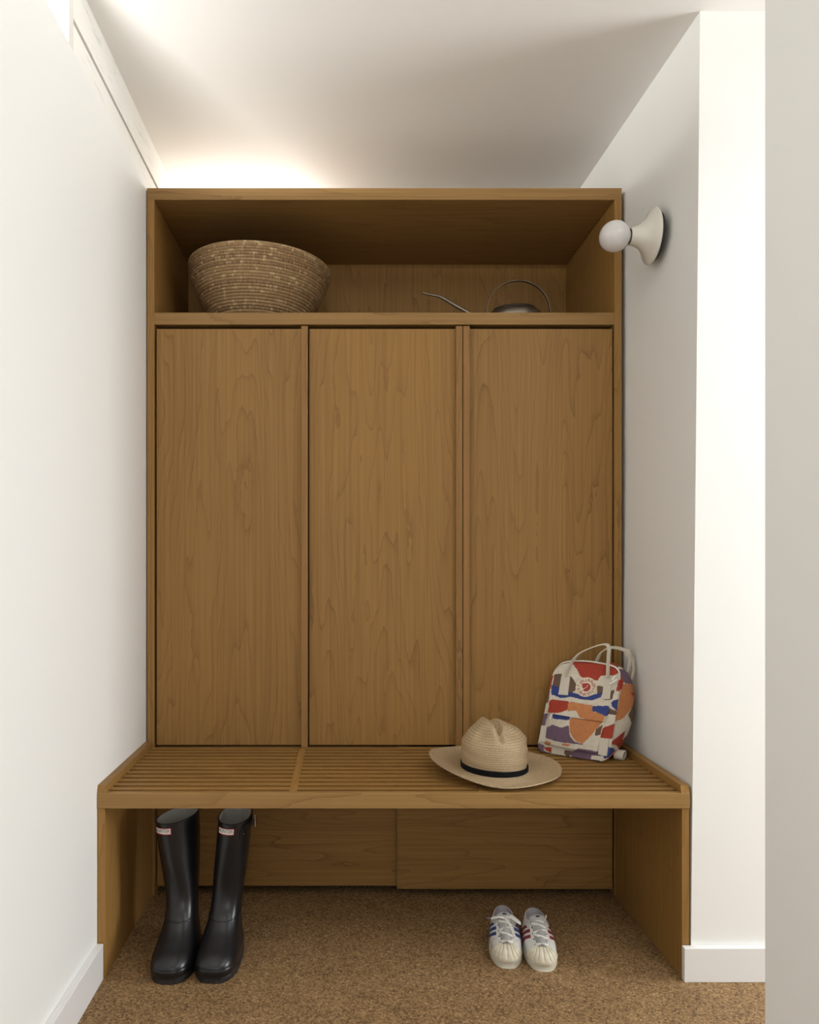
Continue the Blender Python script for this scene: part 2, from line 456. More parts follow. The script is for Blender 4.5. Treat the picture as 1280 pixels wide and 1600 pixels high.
# painted timbers above the left wall
def timber(name, xb, xt, z0, z1):               # board whose face leans back towards its top
    v = [(-0.640, 1.70, z0), (xb, 1.70, z0), (xb, 2.86, z0), (-0.640, 2.86, z0), (-0.640, 1.70, z1), (xt, 1.70, z1), (xt, 2.86, z1), (-0.640, 2.86, z1)]
    return st(hexa(name, v, M['rough_paint']))
timber('trim_1', -0.5985, -0.6075, LEDGE, 2.2130)
timber('trim_2', -0.6030, -0.6080, 2.2160, CEIL)
st(box('gap_shade', -0.640, -0.618, 1.70, 2.86, 2.2130, 2.2160, M['shadow']))  # near-black strip: painted shade in the gap between the two boards
t4 = st(box('trim_4', -0.6385, -0.599, 1.668, 1.70, LEDGE, CEIL, M['trim'], None, 0.0015))
box('stop_bead', -0.651, -0.6385, 1.685, 1.70, LEDGE, CEIL, M['trim'], t4)
# skirtings
st(box('baseboard_left', XL, XL + 0.0165, -2.0, DB - 0.001, 0, 0.086, M['skirting'], None, 0.0012))
st(box('baseboard_right', 0.8125, 3.17, 1.8335, DB - 0.0005, 0, 0.082, M['skirting'], None, 0.0012))

# ------------------------------------------------------------------ wardrobe
CX0, CX1, CZ = -0.593, 0.8345, 2.127
CB = 2.835
cab = thing('wardrobe', 'tall cherry wood wardrobe with three flat doors and an open top shelf', 'wardrobe', (0.12, DC + 0.25, 0))
box('side_panel', CX0, CX0 + 0.022, DC, CB, 0.0, CZ - 0.0355, M['wood_v'], cab, 0.0008)
box('side_panel', CX1 - 0.022, CX1, DC, CB, 0.0, CZ - 0.0355, M['wood_v'], cab, 0.0008)
box('top_panel', CX0, CX1, DC, CB, CZ - 0.0355, CZ, M['edge_h'], cab, 0.0008)
box('shelf', CX0 + 0.022, CX1 - 0.022, DC + 0.001, CB - 0.02, 1.717, 1.753, M['edge_h'], cab, 0.0008)
box('back_panel', CX0 + 0.022, CX1 - 0.022, CB - 0.02, CB, 0.03, CZ - 0.0355, M['wood_v'], cab)
box('toe_gap_shade', CX0 + 0.022, CX1 - 0.022, DC + 0.10, DC + 0.115, 0.0, 0.06, M['shadow'], cab)  # board coloured near-black as the shade behind the toe gap
PX = lambda p: (p - 538) / 520.0
def door(x0, x1, side):
    y0 = DC + 0.006
    d = box('door', x0, x1, y0, y0 + 0.019, 0.4515, 1.7055, M['wood_v'], cab, 0.0008)
    w = 0.0195
    a, b = (x1 - w, x1) if side > 0 else (x0, x0 + w)
    box('pull_strip', a, b, DC - 0.013, y0 - 0.0001, 0.4475, 1.7085, M['edge_v'], d, 0.001)
    return d
door(PX(243.8), PX(481.3), 1)
door(PX(483.0), PX(721.8), 1)
door(PX(723.0), PX(958.3), -1)
box('divider', PX(482) - 0.009, PX(482) + 0.009, DC + 0.032, CB - 0.02, 0.03, 1.717, M['shadow'], cab)  # both dividers coloured near-black as shade behind the door gaps
box('divider', PX(722) - 0.009, PX(722) + 0.009, DC + 0.032, CB - 0.02, 0.03, 1.717, M['shadow'], cab)
box('sliding_panel', PX(620.2), PX(957.5), DC + 0.001, DC + 0.016, 0.0195, 0.445, M['wood_h'], cab, 0.0008)
box('sliding_panel', PX(243), PX(640), DC + 0.019, DC + 0.034, 0.0215, 0.445, M['wood_h'], cab, 0.0008)

# ------------------------------------------------------------------ slatted bench
BX0, BX1 = -0.5955, 0.8325
ZS = 0.447
ben = thing('slatted_bench', 'low cherry wood bench with slatted seat in front of the wardrobe', 'bench', (0.12, 2.07, 0))
box('front_rail', BX0, BX1, DB - 0.0005, DB + 0.0175, 0.4105, ZS + 0.0005, M['edge_h'], ben, 0.001)
for s in (0, 1):
    a, b = (BX0 + 0.0005, BX0 + 0.0185) if s == 0 else (BX1 - 0.0185, BX1 - 0.0005)
    box('side_panel', a, b, DB + 0.002, DC - 0.002, 0.0, 0.4105, M['wood_v'], ben, 0.0008)
    a, b = (BX0, BX0 + 0.020) if s == 0 else (BX1 - 0.020, BX1)
    box('end_rail', a + 0.001, b - 0.001, DB + 0.0178, DC - 0.0145, 0.411, 0.4468, M['wood_d'], ben)
    # capping strip with a sloped front end
    c = Vector(((a + b) / 2, (DB + DC) / 2, 0.4565))
    hx, hy = 0.010, (DC - DB) / 2 - 0.0145
    v = [(-hx, -hy - 0.0135, -0.0095), (hx, -hy - 0.0135, -0.0095), (hx, hy + 0.0015, -0.0095), (-hx, hy + 0.0015, -0.0095),
         (-hx, -hy - 0.008, 0.0085), (hx, -hy - 0.008, 0.0085), (hx, hy + 0.0015, 0.0085), (-hx, hy + 0.0015, 0.0085)]
    link(bpy.data.objects.new('capping_strip', mesh_from('capping_strip', v, BOXF, M['wood_d'])), ben, world_loc=c)
xs = [BX0 + 0.020, -0.1345, -0.1155, 0.3285, 0.3685, BX1 - 0.020]
for a, b in ((xs[1], xs[2]), (xs[3], (xs[3] + xs[4]) / 2 - 0.0002), ((xs[3] + xs[4]) / 2 + 0.0002, xs[4])):
    box('cross_piece', a, b, DB + 0.0175, DC - 0.0135, 0.4125, ZS, M['wood_d'], ben, 0.0006)
pitch = 0.0364
slat_src = {}
for i in range(12):
    y = DB + 0.0175 + 0.0125 + i * pitch
    for k in range(3):
        x0, x1 = xs[2 * k], xs[2 * k + 1]
        if k not in slat_src:
            hx, t0, t1 = (x1 - x0) / 2, 0.0106, 0.0012       # tapered section: wide on top, sides undercut to darken the gaps
            v = [(-hx, -t1, -0.01575), (hx, -t1, -0.01575), (hx, t1, -0.01575), (-hx, t1, -0.01575),
                 (-hx, -t0, 0.01575), (hx, -t0, 0.01575), (hx, t0, 0.01575), (-hx, t0, 0.01575)]
            slat_src[k] = link(bpy.data.objects.new('slat', mesh_from('slat', v, BOXF, M['wood_h'])), ben, world_loc=((x0 + x1) / 2, y + 0.0116, (0.4155 + ZS) / 2))
        else:
            o = slat_src[k].copy()
            link(o, ben, world_loc=((x0 + x1) / 2, y + 0.0116, (0.4155 + ZS) / 2))
for k in range(3):
    box('bearer', xs[2 * k] + 0.001, xs[2 * k + 1] - 0.001, DC - 0.030, DC - 0.0135, 0.395, 0.4150, M['wood_h'], ben)

# ------------------------------------------------------------------ basket
def make_basket(cx, cy, z0):
    b = thing('coiled_basket', 'wide coiled palm basket on the top shelf', 'basket', (cx, cy, z0), (math.radians(-1.0), math.radians(2.6), 0))
    NC, pitch_c = 25, 0.0094
    def rad(h):                      # outer radius against height
        t = h / 0.236
        return 0.128 + 0.117 * (1 - (1 - t) ** 1.55)
    prof = []
    for i in range(NC):
        for k in range(6):
            a = -PI / 2 + PI * (k + 0.5) / 6
            h = (i + 0.5) * pitch_c + math.sin(a) * pitch_c * 0.5
            prof.append((rad((i + 0.5) * pitch_c) + math.cos(a) * 0.0048, h))
    prof = [(0.02, 0.0)] + prof
    V, F = lathe(prof, 144, cap0=True)
    n0 = len(V)
    obj('wall', V, F, M['coil'], b, True)
    inner = [(rad(h) - 0.006, h) for h in [0.236 * (1 - i / 12) for i in range(12)]] + [(rad(0) - 0.01, 0.008), (0.01, 0.008)]
    V, F = lathe(inner, 96, cap1=True)
    obj('lining', V, F, M['coil'], b, True)
    rim = []
    for k in range(12):
        a = 2 * PI * k / 12
        rim.append((rad(0.236) - 0.001 + 0.0062 * math.cos(a), 0.2375 + 0.0062 * math.sin(a)))
    rim.append(rim[0])
    V, F = lathe(rim, 144)
    obj('rim', V, F, M['coil'], b, True)
    return b
basket = make_basket(-0.2905, 2.5600, 1.7630)
basket.scale = (0.945, 0.945, 0.875)

# ------------------------------------------------------------------ watering can
def make_can():
    c = thing('watering_can', 'slim spouted metal watering can on the top shelf', 'watering can', (0.558, 2.52, 1.7535))
    c.scale = (1, 1, 0.92)
    V, F = lathe([(0.088, 0), (0.092, 0.004), (0.092, 0.045), (0.088, 0.060), (0.078, 0.071), (0.070, 0.075)], 64, cap0=True, cap1=True)
    obj('body', V, F, M['tin'], c, True, 35)
    V, F = lathe([(0.069, 0.0751), (0.071, 0.078), (0.069, 0.082), (0.060, 0.085), (0.058, 0.080)], 64, cap0=True, cap1=True)
    obj('collar', V, F, M['tin_dark'], c, True, 40)
    V, F = tube(catmull([(-0.086, -0.006, 0.028), (-0.13, -0.012, 0.054), (-0.20, -0.022, 0.092), (-0.247, -0.03, 0.118), (-0.275, -0.034, 0.123), (-0.305, -0.04, 0.128)], 8), 0.0072, 12, 0.0031)
    obj('spout', V, F, M['tin'], c, True)
    P = []
    for k in range(41):
        a = PI * k / 40
        P.append((0.013 + 0.104 * -math.cos(a), 0, 0.066 + 0.120 * math.sin(a) ** 0.9))
    V, F = ribbon(P, (0, 1, 0), 0.011, 0.0022)
    obj('handle', V, F, M['tin_dark'], c, True, 50)
    return c
make_can()

# ------------------------------------------------------------------ wall lamp
def make_lamp():
    L = thing('wall_lamp', 'white trumpet-shaped wall lamp with a bare round bulb', 'lamp', (XR + 0.0005, 2.062, 1.878))
    V, F = lathe([(0.063, 0.0), (0.063, 0.010)], 64, 'X', True, True)
    obj('back_plate', V, F, M['black'], L, True, 40)
    prof = [(0.0705, 0.0085), (0.0725, 0.0105), (0.0722, 0.013), (0.0665, 0.0175), (0.055, 0.0235), (0.043, 0.031), (0.034, 0.0395), (0.028, 0.049), (0.0245, 0.058), (0.0228, 0.066), (0.0222, 0.070), (0.0195, 0.0705), (0.0190, 0.060)]
    V, F = lathe(prof, 72, 'X', True, True)
    obj('shade', V, F, M['enamel'], L, True, 50)
    V, F = lathe([(0.0188, 0.060), (0.0188, 0.0708), (0.0165, 0.0712)], 40, 'X', True, True)
    obj('socket', V, F, M['black'], L, True, 40)
    R, cx = 0.0405, 0.110
    prof = [(0.0145, 0.0705), (0.0150, 0.0735)]
    for k in range(25):
        a = math.asin(0.0165 / R) + (PI - math.asin(0.0165 / R)) * k / 24
        prof.append((max(R * math.sin(a), 0.0003), cx - R * math.cos(a)))
    V, F = lathe(prof, 56, 'X', True, True)
    obj('bulb', V, F, M['glass'], L, True, 60)
    return L
make_lamp()

# ------------------------------------------------------------------ straw hat
def make_hat():
    h = thing('straw_hat', 'wide-brimmed straw hat with black ribbon band on the slatted seat', 'hat', (0.398, 2.040, ZS + 0.001), (0, 0, math.radians(4)))
    SEG = 120
    AX, AY = 0.0835, 0.098           # crown half axes
    OX, OY = 0.172, 0.186            # brim half axes
    def brim_z(a, t):
        s = math.sin(a); c = math.cos(a)      # c = to the right, s = to the back
        up = 0.036 * max(0, -c) ** 2.2 + 0.013 * max(0, c) ** 2.2 + 0.020 * max(0, s) ** 2 + 0.008 * max(0, -s) ** 2
        dip = -0.004 * math.sin(PI * t)
        return 0.004 + up * t ** 1.35 + dip + 0.006 * (1 - t) ** 2 + 0.0015 * t * math.sin(5 * a + 0.7)
    rings, att = [], []
    K = 26
    def brim_pt(a, t, dz):
        ex, ey = lerp(AX, OX, t), lerp(AY, OY, t)
        n = 1 + 0.012 * t * math.sin(3 * a + 1.0)
        return Vector((ex * math.cos(a) * n, ey * math.sin(a) * n, brim_z(a, t) + dz))
    for k in range(K + 1):
        t = k / K
        rings.append([brim_pt(2 * PI * j / SEG, t, 0.0016) for j in range(SEG)]); att.append(0.2 + t * 0.088)
    for k in range(K, -1, -1):
        t = k / K
        rings.append([brim_pt(2 * PI * j / SEG, t, -0.0014) for j in range(SEG)]); att.append(0.2 + t * 0.088)
    V, F = loft(rings, True)
    n = len(F); nb = len(rings) - 1
    F += [((len(rings) - 1) * SEG + j, (len(rings) - 1) * SEG + (j + 1) % SEG, (j + 1) % SEG, j) for j in range(SEG)]
    o = obj('brim', V, F, M['straw'], h, True, 60)
    A = o.data.attributes.new('rounds', 'FLOAT', 'POINT')
    A.data.foreach_set('value', [att[i // SEG] for i in range(len(V))])
    # crown: level rounds that close into a creased top
    HC, HW = 0.131, 0.078
    rings, att = [], []
    KC = 60
    for k in range(KC + 1):
        u = k / KC
        if u < 0.5:
            q = u / 0.5
            z = 0.004 + (HW - 0.004) * q
            fx = fy = 0.97 + 0.06 * math.sin(PI * min(1, q * 0.80)) 
        elif u < 0.86:
            q = (u - 0.5) / 0.36
            z = HW + (HC - HW) * (1 - (1 - q) ** 1.25)
            e = 0.97 + 0.06 * math.sin(PI * 0.80)
            fx = lerp(e, 0.34, q ** 1.25); fy = lerp(e, 0.66, q ** 1.5)
        else:
            q = (u - 0.86) / 0.14
            z = HC + 0.002 * math.sin(PI / 2 * q)
            fx = 0.34 * (1 - q) + 0.003; fy = 0.66 * (1 - q) + 0.003
        ring = []
        for j in range(SEG):
            a = 2 * PI * j / SEG
            x, y = AX * fx * math.cos(a), AY * fy * math.sin(a)
            zz = z
            x += 0.010 * sstep(HW, HW + 0.02, z) * (1 - sstep(HC - 0.02, HC, z)) * max(0, math.cos(a)) ** 2
            w = sstep(0.085, 0.128, z)
            cr = math.exp(-((x - 0.001 - 0.06 * y) / 0.0095) ** 2)
            zz -= 0.017 * w * cr * (0.5 + 0.9 * sstep(0.03, -0.05, y))
            for px, py, d, r in ((0.017, -0.062, 0.040, 0.020), (-0.040, -0.058, 0.020, 0.024), (0.056, -0.045, 0.010, 0.026)):
                g = math.exp(-(((x - px) ** 2 + (y - py) ** 2) / r ** 2 + ((z - 0.108) / 0.020) ** 2))
                y += d * g; zz -= 0.25 * d * g
            zz += 0.004 * sstep(0.1, 0.13, z) * math.exp(-((x + 0.022) / 0.013) ** 2)
            x += 0.0012 * math.sin(7 * z / 0.03 + 2 * a) * 0.6
            ring.append((x, y, zz))
        rings.append(ring); att.append(u * 0.165)
    V, F = loft(rings, True, False, True)
    o = obj('crown', V, F, M['straw'], h, True)
    A = o.data.attributes.new('rounds', 'FLOAT', 'POINT')
    A.data.foreach_set('value', [att[i // SEG] for i in range(len(V))])
    rings = []
    for dr, z in ((0.0012, 0.0085), (0.0034, 0.010), (0.0036, 0.022), (0.0012, 0.0235)):
        rings.append([((AX * 1.006 + dr) * math.cos(2 * PI * j / SEG), (AY * 1.006 + dr) * math.sin(2 * PI * j / SEG),
                       z + 0.0025 * math.cos(2 * PI * j / SEG + 2.4)) for j in range(SEG)])
    V, F = loft(rings, True)
    obj('ribbon_band', V, F, M['band'], h, True, 50)
    return h
make_hat()

# ------------------------------------------------------------------ footwear surface
class Foot:
    """rings given as (front y, front z, back y, back z, half width, squareness, taper, twist, lean x)"""
    def __init__(s, keys): s.k = [Vector(q) if False else list(q) for q in keys]
    def par(s, t):
        n = len(s.k) - 1
        t = max(0.0, min(n - 1e-6, t)); i = int(t); f = t - i
        p0, p1, p2, p3 = s.k[max(i - 1, 0)], s.k[i], s.k[i + 1], s.k[min(i + 2, n)]
        return [0.5 * (2 * b + (c - a) * f + (2 * a - 5 * b + 4 * c - d) * f * f + (3 * b - a - 3 * c + d) * f ** 3) for a, b, c, d in zip(p0, p1, p2, p3)]
    def pt(s, t, a, inset=0.0):
        yf, zf, yb, zb, w, n, tp, tw, lx = s.par(t)
        c, q = math.cos(a), math.sin(a)
        cc = math.copysign(abs(c) ** (2 / n), c); ss = math.copysign(abs(q) ** (2 / n), q)
        l = (1 + cc) / 2
        yc, hy = (yf + yb) / 2, (yf - yb) / 2
        hy -= math.copysign(inset, hy); w -= inset
        y = cc * hy; x = w * ss * (1 + tp * (l - 0.5))
        ct, sn = math.cos(tw), math.sin(tw)
        return Vector((x * ct - y * sn + lx, yc + x * sn + y * ct, zb + (zf - zb) * l))
    def nrm(s, t, a):
        e = 0.02
        n = (s.pt(t, a + e) - s.pt(t, a - e)).cross(s.pt(min(t + 0.1, len(s.k) - 1), a) - s.pt(max(t - 0.1, 0), a))
        if n.length < 1e-9: return Vector((0, 0, 1))
        n.normalize()
        c = s.pt(t, 0).lerp(s.pt(t, PI), 0.5)
        return n if n.dot(s.pt(t, a) - c) > 0 else -n
    def off(s, t, a, d): return s.pt(t, a) + s.nrm(t, a) * d
    def patch(s, fn, nu, nv, d, thick=0.0):
        """grid over the surface; fn(u, v) -> (t, a); d = height above the surface"""
        V, F = [], []
        for i in range(nu + 1):
            for j in range(nv + 1):
                t, a = fn(i / nu, j / nv)
                V.append(s.off(t, a, d(i / nu, j / nv) if callable(d) else d))
        for i in range(nu):
            for j in range(nv):
                k = i * (nv + 1) + j
                F.append((k, k + 1, k + nv + 2, k + nv + 1))
        if thick:
            o = len(V)
            for i in range(nu + 1):
                for j in range(nv + 1):
                    t, a = fn(i / nu, j / nv); V.append(s.off(t, a, -thick))
            bd = [(0, j) for j in range(nv)] + [(i, nv) for i in range(nu)] + [(nu, j) for j in range(nv, 0, -1)] + [(i, 0) for i in range(nu, 0, -1)]
            ix = [i * (nv + 1) + j for i, j in bd]
            for q in range(len(ix)):
                a_, b_ = ix[q], ix[(q + 1) % len(ix)]
                F.append((a_, b_, b_ + o, a_ + o))
        return V, F

def sole_vf(foot, z0, z1, grow, seg=72, notch=0.0):
    rings = []
    for z, g in ((z0, grow - 0.003), (z0 + 0.003, grow), ((z0 + z1) / 2, grow + 0.0006), (z1 - 0.002, grow), (z1, grow - 0.003)):
        ring = []
        for j in range(seg):
            p = foot.pt(0, 2 * PI * j / seg, -g)
            if notch and z < (z0 + z1) / 2 + 0.001 and j % 4 == 0: p = foot.pt(0, 2 * PI * j / seg, -g + notch)
            ring.append((p.x, p.y, z))
        rings.append(ring)
    return loft(rings, True, True, True)

# ------------------------------------------------------------------ rubber boots
def make_boot(label, loc, yaw, twist, lean, label_a, buckle):
    b = thing('rubber_boot', label, 'boot', loc, (0, 0, math.radians(yaw)), 'pair of black rubber boots')
    K = [(-.110, .016, .108, .016, .0500), (-.1135, .027, .110, .029, .0520), (-.111, .041, .110, .043, .0505), (-.094, .055, .109, .054, .0475),
         (-.066, .070, .107, .066, .0440), (-.034, .090, .105, .080, .0405), (-.008, .116, .103, .098, .0375), (.006, .145, .103, .128, .0375),
         (.009, .185, .108, .175, .0395), (.003, .235, .115, .232, .0415), (-.003, .290, .120, .294, .0420), (-.005, .330, .122, .340, .0415), (-.005, .343, .122, .355, .0415)]
    keys = []
    for yf, zf, yb, zb, w in K:
        q = sstep(.10, .30, zf)
        keys.append((yf, zf, yb, zb, w, lerp(2.7, 2.15, q), lerp(.22, 0.0, q), -math.radians(twist) * q, lean * sstep(.06, .40, zf) * 1.35))
    f = Foot(keys); SEG = 64; TOP = len(K) - 1
    rings = []
    nT = 84
    for i in range(nT + 1):
        t = TOP * i / nT
        rings.append([f.pt(t, 2 * PI * j / SEG) for j in range(SEG)])
    rings.append([f.pt(TOP, 2 * PI * j / SEG, 0.0022) + Vector((0, 0, 0.0006)) for j in range(SEG)])
    V, F = loft(rings, True, True, False)
    up = obj('upper', V, F, M['rubber'], b, True, 60)
    rings = []
    for t in (TOP, TOP - .5, TOP - 1, TOP - 1.5, TOP - 2, TOP - 2.5, TOP - 3, TOP - 3.5, TOP - 4, TOP - 4.5):
        rings.append([f.pt(t, 2 * PI * j / SEG, 0.0024) + Vector((0, 0, 0.0004)) for j in range(SEG)])
    V, F = loft(rings, True, False, True)
    obj('lining', V, F, M['lining'], b, True)
    V, F = sole_vf(f, 0.0, 0.0172, 0.0020, 96, 0.0022)
    obj('sole', V, F, M['rubber_sole'], b, True, 40)
    # moulded bands: top binding, ankle seam, toe bumper edge
    V, F = f.patch(lambda u, v: (TOP - 0.55 + 0.53 * u, 2 * PI * v), 4, 72, lambda u, v: 0.0010, 0.0005)
    obj('top_binding', V, F, M['rubber'], b, True, 50)
    V, F = tube([f.off(5.6 + 1.25 * (1 - math.cos(a)) * 0.5 - 0.9 * sstep(1.9, 3.1, abs(a)), a, 0.0002) for a in [-2.6 + 5.2 * k / 60 for k in range(61)]], 0.0011, 6)
    obj('ankle_seam', V, F, M['rubber'], b, True)
    V, F = f.patch(lambda u, v: (0.05 + 1.45 * u, -1.15 + 2.3 * v), 8, 30, lambda u, v: 0.0016 * (1 - u ** 6), 0.0004)
    obj('toe_bumper', V, F, M['rubber'], b, True, 40)
    V, F = f.patch(lambda u, v: (0.05 + 1.25 * u, PI - 0.95 + 1.9 * v), 8, 24, lambda u, v: 0.0014, 0.0004)
    obj('heel_bumper', V, F, M['rubber'], b, True, 40)
    # name label on the front of the shaft
    zc, hh, hw = TOP - 1.13, 0.30, 0.42          # in ring steps / radians
    r = abs(f.pt(zc, label_a).x) 
    def S(x, y, d):                              # x -1..1 across, y -1..1 up
        return f.off(zc + y * 0.26, label_a + x * 0.50, d)
    def rect(w, h, d):
        V, F = [], []
        for i in range(11):
            for y in (-h, h): V.append(S((-1 + 0.2 * i) * w, y, d))
        return V, [(2 * i, 2 * i + 2, 2 * i + 3, 2 * i + 1) for i in range(10)]
    V, F = rect(1.0, 1.0, 0.0012); lb = obj('label', V, F, M['label_red'], b, True); lb['label'] = 'red-edged white name label'
    V, F = rect(0.93, 0.80, 0.0016); obj('label_face', V, F, M['label_white'], lb, True)
    tv, tf = text_vf('HUNTER', 1.0)
    mx = max(v.x for v in tv); my = max(abs(v.y) for v in tv)
    V = [S(v.x / mx * 0.86, v.y / my * 0.58, 0.0020) for v in tv]
    obj('lettering', V, tf, M['ink'], lb)
    if buckle:
        a0 = PI * 0.50
        V, F = f.patch(lambda u, v: (TOP - 1.35 + 0.55 * u, a0 - 0.75 + 1.5 * v), 4, 16, 0.0022, 0.0004)
        s = obj('strap', V, F, M['rubber'], b, True, 50)
        p = f.off(TOP - 1.0, a0 + 0.12, 0.008)
        n = f.nrm(TOP - 1.0, a0 + 0.12); tdir = Vector((0, 0, 1)); side = n.cross(tdir).normalized()
        loop = []
        for sx, sz in ((-1, -1), (1, -1), (1, 1), (-1, 1), (-1, -1)): loop.append(p + side * 0.013 * sx + tdir * 0.0145 * sz + n * 0.003 * (sx > 0))
        V, F = merge(*[tube([loop[i], loop[i + 1]], 0.0016, 6) for i in range(4)])
        obj('buckle', V, F, M['chrome'], s, True, 50)
        V, F = ribbon([p - side * 0.02 + n * -0.002, p - side * 0.006 + n * 0.002, p + n * 0.0035, p + side * 0.012 + n * 0.002, p + side * 0.024 - n * 0.001], tdir, 0.017, 0.002)
        obj('strap_end', V, F, M['rubber'], s, True, 50)
        q = f.off(TOP - 1.45, a0 - 0.72, 0.0022); nq = f.nrm(TOP - 1.45, a0 - 0.72)
        V, F = tube([q - nq * 0.001, q + nq * 0.0015], 0.0022, 10)
        obj('stud', V, F, M['chrome'], b, True, 40)
        tabP = lambda u, v: (TOP - 1.95 + 0.95 * u, a0 - 0.72 + (v - 0.5) * 0.42 * math.sqrt(max(0.05, 1 - (2 * u - 1) ** 2)))
        V, F = f.patch(tabP, 10, 6, 0.0012, 0.0004)
        obj('strap_tab', V, F, M['rubber'], b, True, 50)
    return b
make_boot('black rubber boot nearer the left wall, without a buckle in view', (-0.417, 1.932, 0.0), -3, 30, -0.014, math.radians(9), False)
make_boot('black rubber boot with buckled side strap, further from the left wall', (-0.309, 1.936, 0.0), -4, 2, 0.018, math.radians(-12), True)

# ------------------------------------------------------------------ sneakers
def make_sneaker(label, loc, yaw, stripe, bow):
    s = thing('sneaker', label, 'shoe', loc, (0, 0, math.radians(yaw)), 'pair of white sneakers')
    K = [(-.096, .017, .096, .017, .0375), (-.0965, .027, .098, .030, .0390), (-.091, .038, .098, .041, .0385), (-.074, .046, .097, .047, .0370),
         (-.050, .053, .096, .053, .0340), (-.024, .061, .095, .058, .0310), (.000, .069, .094, .064, .0280), (.010, .073, .094, .073, .0262)]
    keys = [(yf, zf, yb, zb, w, lerp(2.55, 2.2, i / 7), lerp(.24, .0, i / 7), 0, 0) for i, (yf, zf, yb, zb, w) in enumerate(K)]
    f = Foot(keys); SEG = 64; TOP = len(K) - 1
    def coll(a, t):                                # collar dips at the ankles
        return Vector((0, 0, -0.008 * sstep(4.5, 7, t) * math.sin(a) ** 2))
    rings = [[f.pt(TOP * i / 40, 2 * PI * j / SEG) + coll(2 * PI * j / SEG, TOP * i / 40) for j in range(SEG)] for i in range(41)]
    rings.append([f.pt(TOP, 2 * PI * j / SEG, 0.003) + coll(2 * PI * j / SEG, TOP) + Vector((0, 0, 0.001)) for j in range(SEG)])
    V, F = loft(rings, True, True, False)
    obj('upper', V, F, M['leather'], s, True, 60)
    rings = [[f.pt(t, 2 * PI * j / SEG, 0.0032 + (TOP - t) * 0.0004) + coll(2 * PI * j / SEG, t) for j in range(SEG)] for t in (TOP, TOP - 1, TOP - 2, TOP - 3.2, TOP - 5)]
    V, F = loft(rings, True, False, True)
    obj('lining', V, F, M['liner_s'], s, True)
    V, F = sole_vf(f, 0.0, 0.0195, 0.0024, 96)
    obj('sole', V, F, M['sole_w'], s, True, 40)
    V, F = tube([f.pt(0, 2 * PI * j / 96, -0.0026) * 1.0 + Vector((0, 0, 0.0005)) for j in range(97)], 0.0008, 5)
    obj('sole_stitching', V, F, M['lace'], s, True)
    # ribbed toe cap
    def capfn(u, v):
        a = (-1 + 2 * v)
        return (0.25 + u * (3.15 - 0.55 * a * a), a * (1.12 - 0.62 * u ** 1.3))
    def capd(u, v):
        a = -1 + 2 * v
        gr = ((a * 4.0 + 0.5) % 1.0) - 0.5
        return 0.0030 - 0.0026 * math.exp(-(gr / 0.13) ** 2) * sstep(0.12, 0.3, u) * (1 - sstep(0.93, 1.0, u))
    V, F = f.patch(capfn, 18, 112, capd, 0.0004)
    obj('toe_cap', V, F, M['toe'], s, True, 40)
    # tongue: padded flap that stands up out of the throat
    rings = []
    for i in range(9):
        q = i / 8
        t = lerp(3.3, 7, min(q * 1.25, 1)); p = f.pt(t, 0); ex = max(0, q - 0.8) / 0.2
        c = p + Vector((0, -0.004 + ex * 0.006, 0.0045 + ex * 0.012)); w = lerp(0.012, 0.0205, q); th = 0.0032
        rings.append([c + Vector((w * math.cos(k * PI / 8), -th * math.sin(k * PI / 8) * 0.7, th * math.sin(k * PI / 8) - (0.007 * math.cos(k * PI / 8) ** 2))) for k in range(16)])
    V, F = loft(rings, True, True, True)
    tg = obj('tongue', V, F, M['tongue'], s, True, 60)
    c = rings[-1][4]
    V, F = ribbon([c + Vector((-0.011, -0.0008, -0.0065)), c + Vector((0, -0.0018, -0.0035)), c + Vector((0.011, -0.0008, -0.0065))], (0, 0.4, 1), 0.0045, 0.0008)
    obj('tongue_label', V, F, M['ink'], tg)
    # stripes
    for sd in (-1, 1):
        for k in range(3):
            def sfn(u, v, k=k, sd=sd):
                t = 0.45 + 4.7 * u
                yf, zf, yb, zb, w, n = f.par(t)[:6]
                y = -0.016 + 0.0225 * k - 0.026 * u + 0.0125 * v
                cc = max(-1, min(1, (y - (yf + yb) / 2) / ((yf - yb) / 2)))
                return t, sd * math.acos(math.copysign(abs(cc) ** (n / 2), cc))
            V, F = f.patch(sfn, 14, 4, 0.0009, 0.0003)
            obj('stripe', V, F, stripe, s, True, 50)
    # eyestay facings either side of the throat
    for sd in (-1, 1):
        V, F = f.patch(lambda u, v, sd=sd: (2.9 + 3.9 * u, sd * (lerp(0.30, 0.50, u) + 0.30 * v)), 14, 5, 0.0011, 0.0003)
        obj('eyestay', V, F, M['leather'], s, True, 50)
    # laces
    rows = [3.3, 4.0, 4.7, 5.4, 6.1, 6.75]
    for i, t in enumerate(rows):
        ae = lerp(0.36, 0.58, (t - 3.35) / 3.5)
        t2 = t + (0.5 if i < 5 else 0.1)
        for q in ((i % 2,) if i < 4 else (0, 1)):
            P = []
            for k in range(13):
                x = -1 + 2 * k / 12
                tt = lerp(t, t2, k / 12) if q == 0 else lerp(t2, t, k / 12)
                if i == 0: tt = t
                P.append(f.off(min(tt, 6.95), x * ae, 0.0030 + 0.0042 * (1 - x * x) + 0.0012 * q))
            V, F = ribbon(P, [Vector((0, 0.75, 0.66))] * 13, 0.0058, 0.0014)
            obj('lace', V, F, M['lace'], s, True, 50)
        for sd in (-1, 1):
            p = f.off(t, sd * ae * 1.06, 0.0018); n = f.nrm(t, sd * ae * 1.06)
            V, F = tube([p - n * 0.001, p + n * 0.0006], 0.0017, 8)
            obj('eyelet', V, F, M['ink'], s, True, 40)
    top = f.off(6.5, 0.0, 0.0085)
